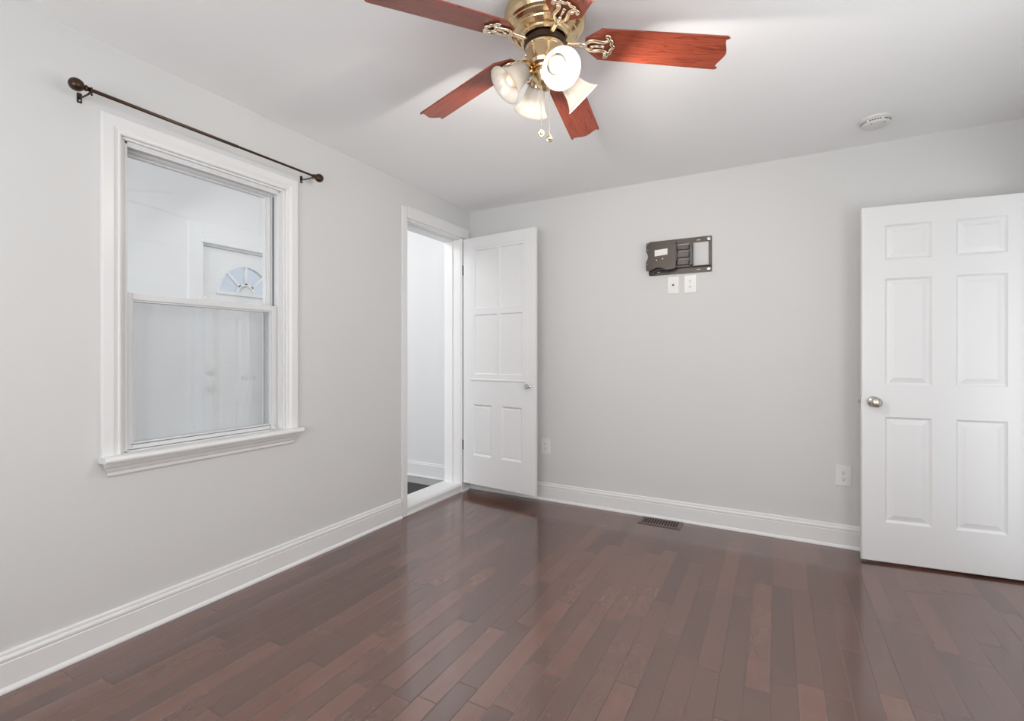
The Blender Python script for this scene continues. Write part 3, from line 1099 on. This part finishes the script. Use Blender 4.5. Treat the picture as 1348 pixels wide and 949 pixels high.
for yy in (0.840, 1.852):
    bm = bmesh.new()
    y_ = yy - 1.36
    wx = XL - RX
    extrude_profile(bm, rrect(-0.008, 0.008, -0.026, 0.014, 0.003), lambda p, q: (wx, y_ + p, q), lambda p, q: (wx + 0.002, y_ + p, q))
    br = mk('bracket', bm, M['bronze'], rod)
    bm = bmesh.new()
    tube(bm, catmull([(wx + 0.002, y_, -0.004), (wx + 0.03, y_, -0.010), (-0.016, y_, -0.012), (-0.009, y_, -0.009), (0, y_, -0.0095),
                      (0.009, y_, -0.004), (0.010, y_, 0.006)], 5), 0.0035, 8, 1.0, Vector((0, 1, 0)))
    mk('cradle_arm', bm, M['bronze'], br, smooth=True)
    for zz in (0.003, -0.016):
        bm = bmesh.new()
        lathe(bm, [(0, 0), (0.0042, 0), (0.0036, 0.002), (0, 0.0026)], 12, axis_matrix((wx + 0.002, y_, zz), (1, 0, 0)))
        mk('screw', bm, M['screw'] if zz < 0 else M['bronze'], br)
    bm = bmesh.new()
    lathe(bm, [(0, -0.020), (0.0035, -0.020), (0.0035, -0.014), (0.002, -0.013), (0.002, -0.006), (0, -0.006)], 12, Matrix.Translation((0, y_ + 0.004, 0)))
    mk('thumb_screw', bm, M['bronze'], br)

# ------------------------------------------------------------------ wall plates
def wall_plate(name, x, z, label, cat, duplex=True, w=0.084, h=0.127):
    root = empty(name, (x, YB, z))
    tag(root, label, cat)
    to_wall = Matrix(((1, 0, 0, 0), (0, 0, -1, 0), (0, 1, 0, 0), (0, 0, 0, 1)))
    bm = bmesh.new()
    L = [[(p[0] * f, -d, p[1] * f2) for p in rrect(-w / 2, w / 2, -h / 2, h / 2, 0.006)]
         for f, f2, d in ((1, 1, 0.0), (1, 1, 0.0025), (0.955, 0.97, 0.0058))]
    R = [[bm.verts.new(p) for p in l] for l in L]
    for A, B in zip(R, R[1:]):
        for k in range(len(A)):
            j = (k + 1) % len(A)
            bm.faces.new((A[k], A[j], B[j], B[k]))
    bm.faces.new(R[0])
    bm.faces.new(R[-1])
    mk('cover_plate', bm, M['plastic'], root)
    if duplex:
        for zc in (0.0195, -0.0195):
            bm = bmesh.new()
            circ = [(0.0172 * math.cos(t), max(-0.0135, min(0.0135, 0.0172 * math.sin(t)))) for t in [2 * PI * k / 32 for k in range(32)]]
            extrude_profile(bm, circ, lambda p, q: (p, -0.0055, q + zc), lambda p, q: (p, -0.0078, q + zc))
            rc = mk('receptacle', bm, M['plastic'], root)
            bm = bmesh.new()
            for sx, hh in ((-0.0063, 0.0042), (0.0063, 0.0034)):
                box(bm, sx - 0.0013, sx + 0.0013, -0.0084, -0.0076, zc + 0.0035 - hh, zc + 0.0035 + hh)
            extrude_profile(bm, [(0.0030 * math.cos(t), 0.0030 * math.sin(t) - 0.0075) for t in [2 * PI * k / 12 for k in range(12)]],
                            lambda p, q: (p, -0.0076, q + zc), lambda p, q: (p, -0.0084, q + zc))
            mk('slots', bm, M['slot'], rc)['label'] = 'dark socket slots'
        bm = bmesh.new()
        lathe(bm, [(0, 0.0056), (0.0030, 0.0056), (0.0024, 0.0075), (0, 0.0078)], 12, axis_matrix((0, 0, 0), (0, -1, 0)))
        mk('screw', bm, M['screw'], root)
    else:
        bm = bmesh.new()
        lathe(bm, [(0, 0.005), (0.0075, 0.005), (0.0075, 0.008), (0.005, 0.008), (0.005, 0.016), (0.0032, 0.016), (0.0032, 0.010), (0, 0.010)], 12,
              axis_matrix((0, 0, 0), (0, -1, 0)))
        mk('coax_jack', bm, M['bronze'], root)
        for zc in (0.042, -0.042):
            bm = bmesh.new()
            lathe(bm, [(0, 0.0056), (0.0030, 0.0056), (0.0024, 0.0073), (0, 0.0076)], 12, axis_matrix((0, 0, zc), (0, -1, 0)))
            mk('screw', bm, M['plastic'], root)
    return root


wall_plate('wall_outlet', -1.660, 0.442, 'white duplex outlet low on the wall beside the corner door', 'outlet')
wall_plate('wall_outlet', 0.370, 0.445, 'white duplex outlet low on the wall beside the six panel door', 'outlet')
wall_plate('wall_outlet', -0.531, 1.698, 'white duplex outlet under the television bracket', 'outlet')
wall_plate('cable_jack', -0.647, 1.698, 'white wall plate with one cable jack under the television bracket', 'wall plate', duplex=False, w=0.080)

# ------------------------------------------------------------------ television wall bracket
tv = empty('television_bracket', (-0.60, YB, 1.90))
tag(tv, 'black brown steel television wall bracket without a screen', 'tv mount')
TW = Matrix(((1, 0, 0, 0), (0, 0, -1, 0), (0, 1, 0, 0), (0, 0, 0, 1)))    # outline XY -> XZ, thickness into the room


def tplate(name, outer, holes, y, th, mat, par, bev=0.0):
    return plate(name, outer, holes, th, mat, par, bev, Matrix.Translation((0, -y, 0)) @ TW)


x0, x1, za, zb = -0.220, 0.212, -0.124, 0.126
hls = [rrect(-0.080, x1 - 0.020, za + 0.044, zb - 0.036, 0.004)]
for zz in (zb - 0.020, za + 0.022):
    for xx, ww in ((-0.150, 0.022), (0.125, 0.028)):
        hls.append(slot_loop(xx, zz, ww, 0.009))
    hls.append(slot_loop(x1 - 0.020, zz, 0.018, 0.013))
hls.append(slot_loop(x0 + 0.022, za + 0.022, 0.026, 0.012))
wf = tplate('wall_frame', rrect(x0, x1, za, zb, 0.008), hls, 0.0, 0.005, M['mount'], tv, 0.0008)
for zz in (zb - 0.020, za + 0.022):
    bm = bmesh.new()
    lathe(bm, [(0, 0.0), (0.013, 0.0), (0.013, 0.007), (0.008, 0.010), (0, 0.011)], 18, axis_matrix((x1 - 0.020, 0.0, zz), (0, -1, 0)))
    mk('lag_bolt', bm, M['screw'], wf, smooth=False)
# rail flange along the foot of the frame
bm = bmesh.new()
box(bm, x0 + 0.030, x1 - 0.004, -0.034, -0.004, za + 0.041, za + 0.045)
mk('lower_flange', bm, M['mountarm'], wf, bevel=0.001)
# pivot post and three hinged arms
bm = bmesh.new()
box(bm, 0.068, 0.090, -0.046, -0.004, za + 0.050, zb - 0.042)
mk('pivot_post', bm, M['mountarm'], tv, bevel=0.002)
for zc, hh in ((0.055, 0.0155), (0.002, 0.018), (-0.053, 0.0165)):
    bm = bmesh.new()
    extrude_profile(bm, rrect(-0.018, 0.074, -0.056, -0.022, 0.012), lambda p, q: (p, q, zc - hh), lambda p, q: (p, q, zc + hh))
    mk('arm', bm, M['mount'], tv, bevel=0.0015)
# screen plate with scalloped edges
op = []
X0, X1, Z0, Z1 = -0.226, -0.020, -0.096, 0.106
op += [(X0 + 0.006, Z1), (X0, Z1 - 0.008), (X0, Z1 - 0.055)]
for k in range(9):
    t = k / 8
    op.append((X0 + 0.012 * math.sin(PI * t), Z1 - 0.062 - 0.072 * t))
op += [(X0 - 0.002, Z0 + 0.055), (X0 - 0.002, Z0 + 0.006), (X0 + 0.004, Z0)]
for k in range(9):
    t = k / 8
    op.append((X0 + 0.030 + 0.11 * t, Z0 + 0.020 * math.sin(PI * t) * 1.0))
op += [(X1 - 0.008, Z0 + 0.004), (X1, Z0 + 0.012), (X1, Z1 - 0.006), (X1 - 0.006, Z1)]
holes = [slot_loop(X0 + 0.010, Z1 - 0.012, 0.006, 0.006), slot_loop(X0 + 0.010, Z1 - 0.048, 0.008, 0.006), slot_loop(X0 + 0.008, Z0 + 0.048, 0.008, 0.006),
         slot_loop(X0 + 0.008, Z0 + 0.010, 0.006, 0.006), slot_loop(X1 - 0.012, Z1 - 0.030, 0.006, 0.006), slot_loop(X1 - 0.012, Z0 + 0.024, 0.006, 0.006)]
sp = tplate('screen_plate', op, holes, 0.058, 0.004, M['mount'], tv, 0.0008)
tplate('sticker', [(-0.166, 0.006), (-0.076, 0.012), (-0.076, 0.056), (-0.166, 0.050)], [], 0.0622, 0.0004, M['sticker'], sp)
# printed lines on the sticker are too small to read: plain faint bars
for k in range(3):
    tplate('print_line', [(-0.158, 0.018 + k * 0.010), (-0.110 + 0.01 * k, 0.021 + k * 0.010), (-0.110 + 0.01 * k, 0.0235 + k * 0.010), (-0.158, 0.0205 + k * 0.010)], [],
           0.0626, 0.0002, M['nickel'], sp)
for xx, zz in ((-0.152, -0.022), (-0.110, -0.016)):
    bm = bmesh.new()
    lathe(bm, [(0, 0), (0.0055, 0), (0.0045, 0.003), (0, 0.004)], 14, axis_matrix((xx, -0.062, zz), (0, -1, 0)))
    mk('screw', bm, M['screw'], sp)
# swivel head that carries the plate on the arms
bm = bmesh.new()
box(bm, -0.13, -0.010, -0.058, -0.030, -0.045, 0.050)
mk('swivel_block', bm, M['mountarm'], tv, bevel=0.004)
bm = bmesh.new()
tube(bm, catmull([(-0.205, -0.040, -0.112), (-0.175, -0.050, -0.098), (-0.140, -0.052, -0.088), (-0.10, -0.05, -0.092), (-0.07, -0.04, -0.10)], 5), 0.007, 8)
mk('tilt_strap', bm, M['mountarm'], tv, smooth=True)

# ------------------------------------------------------------------ floor register
VX, VY = -0.716, 3.497
ve = empty('floor_register', (VX, VY, 0))
tag(ve, 'dark brown louvred floor register against the back baseboard', 'floor vent')
vw, vd = 0.146, 0.080
bm = bmesh.new()
iw, idp = 0.118, 0.050
ou = [(-vw, -vd), (vw, -vd), (vw, vd), (-vw, vd)]
loops = []
for f, z in (((0, 0), 0.0), ((0.0, 0.0), 0.002), ((0.008, 0.008), 0.006)):
    loops.append([bm.verts.new((math.copysign(vw - f[0], p[0]), math.copysign(vd - f[1], p[1]), z)) for p in ou])
loops.append([bm.verts.new((math.copysign(iw, p[0]), math.copysign(idp, p[1]), 0.006)) for p in ou])
loops.append([bm.verts.new((math.copysign(iw, p[0]), math.copysign(idp, p[1]), 0.0012)) for p in ou])
for A, B in zip(loops, loops[1:]):
    for k in range(4):
        bm.faces.new((A[k], A[(k + 1) % 4], B[(k + 1) % 4], B[k]))
mk('rim', bm, M['vent'], ve)
mk('duct_dark_sheet', bbox(-iw, iw, -idp, idp, 0.0004, 0.0012), M['dark'], ve)  # flat black slab painted as the darkness down the duct
bm = bmesh.new()
N = 12
for k in range(N):
    xx = -iw + 0.014 + (2 * iw - 0.028) * k / (N - 1)
    box(bm, xx - 0.0032, xx + 0.0032, -idp, idp, 0.0040, 0.0058)
for yy in (-0.017, 0.017):
    box(bm, -iw, iw, yy - 0.0022, yy + 0.0022, 0.0036, 0.0054)
mk('louvres', bm, M['vent'], ve)

# ------------------------------------------------------------------ smoke detector
sd = empty('smoke_detector', (0.478, 3.235, ZC))
tag(sd, 'round white smoke detector on the ceiling', 'smoke detector')
bm = bmesh.new()
lathe(bm, [(0, 0), (0.072, 0), (0.072, -0.010), (0.068, -0.013), (0, -0.013)], 48)
mk('mounting_ring', bm, M['detector'], sd, smooth=False)
bm = bmesh.new()
lathe(bm, [(0, -0.013), (0.062, -0.013), (0.062, -0.016), (0.066, -0.018), (0.066, -0.030), (0.061, -0.036), (0.045, -0.0395), (0.018, -0.041), (0, -0.041)], 48)
hd = mk('sensor_head', bm, M['detector'], sd, smooth=False)
bm = bmesh.new()
for k in range(36):
    a = 2 * PI * k / 36
    if k % 6 == 5:
        continue
    m4 = Matrix.Rotation(a, 4, 'Z')
    vs = box(bm, 0.0655, 0.0666, -0.0042, 0.0042, -0.0275, -0.0205)
    bmesh.ops.transform(bm, matrix=m4, verts=vs)
mk('smoke_slots', bm, M['gapgrey'], hd)
for a in (-2.1, -0.9):
    bm = bmesh.new()
    lathe(bm, [(0, 0), (0.0045, 0), (0.004, -0.0012), (0, -0.0015)], 12, Matrix.Translation((0.050 * math.cos(a), 0.050 * math.sin(a), -0.0382)))
    mk('status_lens', bm, M['gapgrey'], hd)
bm = bmesh.new()
lathe(bm, [(0, -0.0405), (0.012, -0.0405), (0.0115, -0.043), (0, -0.0435)], 24)
mk('test_button', bm, M['detector'], hd)

# ------------------------------------------------------------------ ceiling fan
FX, FY = -0.758, 1.638
BZ = 2.373
PH0 = 0.43
DROOP = 0.119
fan = empty('ceiling_fan', (FX, FY, ZC))
tag(fan, 'brass ceiling fan with five cherry blades and bell shaped glass lamp shades', 'ceiling fan')
bm = bmesh.new()
lathe(bm, [(0, 0), (0.151, 0), (0.153, -0.010), (0.152, -0.042), (0.146, -0.056), (0.138, -0.062), (0.138, -0.066), (0.126, -0.074), (0.118, -0.077),
           (0.117, -0.082), (0.104, -0.090), (0.094, -0.093), (0.092, -0.099), (0.086, -0.104), (0, -0.104)], 64)
mk('motor_housing', bm, M['brass'], fan, smooth=False, bevel=0.0012)
bm = bmesh.new()
lathe(bm, [(0, -0.104), (0.070, -0.104), (0.070, -0.108), (0.079, -0.110), (0.079, -0.124), (0.074, -0.128), (0, -0.128)], 64)
mk('flywheel', bm, M['bronze'], fan, smooth=False, bevel=0.001)
bm = bmesh.new()
lathe(bm, [(0, -0.128), (0.070, -0.128), (0.074, -0.132), (0.0725, -0.139), (0.070, -0.141), (0.070, -0.196), (0.065, -0.206), (0.053, -0.212), (0.050, -0.218), (0, -0.218)], 64)
mk('switch_housing', bm, M['brass'], fan, smooth=False, bevel=0.001)
bm = bmesh.new()
lathe(bm, [(0, -0.218), (0.046, -0.218), (0.050, -0.224), (0.048, -0.236), (0.040, -0.248), (0.034, -0.258), (0.030, -0.268), (0.022, -0.272), (0.016, -0.278), (0.010, -0.288), (0, -0.290)], 48)
mk('light_fitter', bm, M['brass'], fan, smooth=True)

# blade outline, local +X away from the hub
R0, R1 = 0.150, 0.660
bo = []
wr, wt = 0.060, 0.071
bo += [(R0, -0.022), (R0 + 0.055, -wr - 0.006), (R1 - 0.018, -wt)]
bo += [(R1 - 0.012, -wt + 0.001), (R1 - 0.006, -wt + 0.006)]
for k in range(13):
    t = -1 + 2 * k / 12
    bo.append((R1 - 0.004 + 0.008 * math.cos(PI * t) * 0.9 - 0.006 * abs(t), t * (wt - 0.012)))
bo += [(R1 - 0.006, wt - 0.006), (R1 - 0.012, wt - 0.001), (R1 - 0.018, wt)]
bo += [(R0 + 0.055, wr + 0.006), (R0, 0.022)]
PITCH = math.radians(-13)
blade0 = None
for k in range(5):
    a = PH0 + k * 2 * PI / 5
    rot = Matrix.Rotation(a, 4, 'Z') @ Matrix.Rotation(math.atan(DROOP), 4, 'Y') @ Matrix.Rotation(PITCH, 4, 'X')
    if blade0 is None:
        blade0 = plate('blade', bo, [], 0.006, M['blade'], fan, 0.001)
        bm = bmesh.new()
        zz = -0.006
        P = lambda l: [(x, y, zz) for x, y in l]
        # neck from the flywheel, two scrolled bars, a cusped cross piece and a short spine
        tube(bm, [(0.074, 0, -0.008), (0.100, 0, -0.008), (0.130, 0, zz), (0.158, 0, zz)], [0.012, 0.010, 0.010, 0.011], 10, 0.55)
        for sg in (-1, 1):
            tube(bm, catmull(P([(0.150, 0.002 * sg), (0.162, 0.016 * sg), (0.180, 0.022 * sg), (0.205, 0.019 * sg), (0.225, 0.021 * sg), (0.236, 0.033 * sg), (0.232, 0.044 * sg),
                                (0.223, 0.043 * sg)]), 5), [0.0075] * 35 + [0.0085], 8, 0.6)
            tube(bm, catmull(P([(0.234, 0.030 * sg), (0.247, 0.024 * sg), (0.246, 0.012 * sg), (0.257, 0.0)]), 5), 0.0065, 8, 0.6)
        tube(bm, P([(0.172, 0), (0.200, 0), (0.222, 0)]), [0.0055, 0.0045, 0.006], 8, 0.6)
        for xx, yy in ((0.176, 0.0), (0.226, 0.026), (0.226, -0.026)):
            lathe(bm, [(0, 0.002), (0.0065, 0.002), (0.0065, -0.006), (0.004, -0.009), (0, -0.010)], 14, Matrix.Translation((xx, yy, zz)))
        iron = mk('blade_iron', bm, M['palebrass'], blade0, smooth=True)
        b_ = blade0
    else:
        b_ = copy_tree(blade0, fan)
    b_.matrix_local = Matrix.Translation((0, 0, BZ - ZC)) @ rot

# four bell shades on short arms
TH0 = math.radians(162.7)
fvec = Vector((-math.sin(YAW), math.cos(YAW), 0))
rvec = Vector((math.cos(YAW), math.sin(YAW), 0))
TILT = math.radians(47)                   # away from straight down
mouth_rho, mouth_z = 0.157, 2.180
SHL = 0.112
bell_o = [(0.0255, 0.0), (0.0300, 0.004), (0.0330, 0.012), (0.0360, 0.028), (0.0400, 0.050), (0.0455, 0.072), (0.0550, 0.092), (0.0645, 0.106), (0.0705, SHL)]
bell_i = [(r - 0.003, h) for r, h in bell_o[::-1]]
for k in range(4):
    th = TH0 + k * PI / 2
    hd_ = (fvec * math.cos(th) + rvec * math.sin(th))
    ax = hd_ * math.sin(TILT) + Vector((0, 0, -math.cos(TILT)))
    mouth = hd_ * mouth_rho + Vector((0, 0, mouth_z - ZC))
    neck = mouth - ax * SHL
    mt = axis_matrix(neck, ax)
    bm = bmesh.new()
    root_p = hd_ * 0.040 + Vector((0, 0, -0.232))
    tube(bm, catmull([root_p, root_p + hd_ * 0.014 + Vector((0, 0, 0.006)), neck - ax * 0.030, neck - ax * 0.012], 5), 0.0075, 10)
    lathe(bm, [(0, -0.020), (0.012, -0.020), (0.020, -0.015), (0.0285, -0.008), (0.0315, 0.0), (0.0320, 0.012), (0.0335, 0.014), (0.0305, 0.014), (0.0290, 0.0), (0, -0.002)], 32, mt)
    for q in range(3):                    # thumb screws
        m2 = mt @ Matrix.Rotation(q * 2 * PI / 3, 4, 'Z') @ axis_matrix((0.031, 0, 0.007), (1, 0, 0))
        lathe(bm, [(0, 0), (0.002, 0), (0.002, 0.005), (0.004, 0.006), (0.004, 0.010), (0, 0.011)], 10, m2)
    mk('lamp_holder', bm, M['brass'], fan, smooth=True)
    bm = bmesh.new()
    lathe(bm, bell_o + bell_i + [bell_o[0]], 48, mt)
    bmesh.ops.remove_doubles(bm, verts=bm.verts, dist=1e-6)
    sh = mk('glass_shade', bm, M['shade'], fan, smooth=True)
    bm = bmesh.new()
    lathe(bm, [(0, 0.004), (0.013, 0.004), (0.013, 0.022), (0.017, 0.030), (0.026, 0.044), (0.030, 0.058), (0.028, 0.072), (0.020, 0.084), (0.010, 0.089), (0, 0.090)], 28, mt)
    if k == 1:
        mk('bulb', bm, M['bulb_off'], sh, smooth=True)['label'] = 'dim tan bulb'
    else:
        mk('bulb', bm, M['bulb'], sh, smooth=True)['label'] = 'lit white bulb'
    d = bpy.data.lights.new('bulb_light', 'POINT')
    d.energy = BULB_W if k != 1 else 0.12
    d.color = (1.0, 0.94, 0.87)
    d.shadow_soft_size = 0.022
    lo_ = bpy.data.objects.new('bulb_light', d)
    COL.objects.link(lo_)
    lo_.parent = fan
    lo_.location = neck + ax * 0.098
# pull chains with medallion fobs
for off, zlow, tilt in ((-0.015, 2.036, 0.5), (0.016, 2.016, -0.6)):
    p0 = rvec * off + fvec * (-0.012) + Vector((0, 0, -0.262))
    p1 = Vector((p0.x, p0.y, zlow - ZC))
    bm = bmesh.new()
    n = 60
    for i in range(n):
        c = p0.lerp(p1, i / (n - 1))
        bmesh.ops.create_icosphere(bm, subdivisions=1, radius=0.0019, matrix=Matrix.Translation(c))
    ch = mk('pull_chain', bm, M['palebrass'], fan, smooth=True)
    bm = bmesh.new()
    dirn = (-fvec * math.cos(tilt) + rvec * math.sin(tilt) + Vector((0, 0, -0.5))).normalized()
    c = p1 + Vector((0, 0, -0.013))
    lathe(bm, [(0, -0.004), (0.011, -0.004), (0.0135, -0.002), (0.0135, 0.002), (0.011, 0.004), (0.009, 0.0025), (0.006, 0.0025), (0.004, 0.005), (0, 0.0055)], 24, axis_matrix(c, dirn))
    mk('fob', bm, M['palebrass'], ch, smooth=True)

# ------------------------------------------------------------------ windows behind the camera (give the daylight)
for nm, lab, ax_, (a0, a1, z0_, z1_), pos in (('window_2', 'wide white window behind the camera', 'y', REAR_WIN, YF), ('window_3', 'white side window beside the camera', 'x', SIDE_WIN, XR)):
    am = (a0 + a1) / 2
    rt = empty(nm, (am, pos, z0_) if ax_ == 'y' else (pos, am, z0_))
    tag(rt, lab, 'window', 'structure')
    sgn = 1 if ax_ == 'y' else -1

    def fb(u0, u1, d0, d1, w0, w1):
        d0, d1 = sorted((d0 * sgn, d1 * sgn))
        return bbox(u0 - am, u1 - am, d0, d1, w0 - z0_, w1 - z0_) if ax_ == 'y' else bbox(d0, d1, u0 - am, u1 - am, w0 - z0_, w1 - z0_)
    c = 0.07
    mk('casing', fb(a0 - c, a0, 0, 0.02, z0_ - c, z1_ + c), M['trim'], rt, bevel=0.003)
    mk('casing', fb(a1, a1 + c, 0, 0.02, z0_ - c, z1_ + c), M['trim'], rt, bevel=0.003)
    mk('head_casing', fb(a0, a1, 0, 0.02, z1_, z1_ + c), M['trim'], rt, bevel=0.003)
    mk('stool', fb(a0, a1, 0, 0.05, z0_ - 0.03, z0_), M['trim'], rt, bevel=0.003)
    mk('meeting_rail', fb(a0, a1, -0.06, -0.02, (z0_ + z1_) / 2 - 0.02, (z0_ + z1_) / 2 + 0.02), M['vinyl'], rt)
    mk('mullion', fb(am - 0.03, am + 0.03, -0.07, -0.01, z0_, z1_), M['vinyl'], rt)
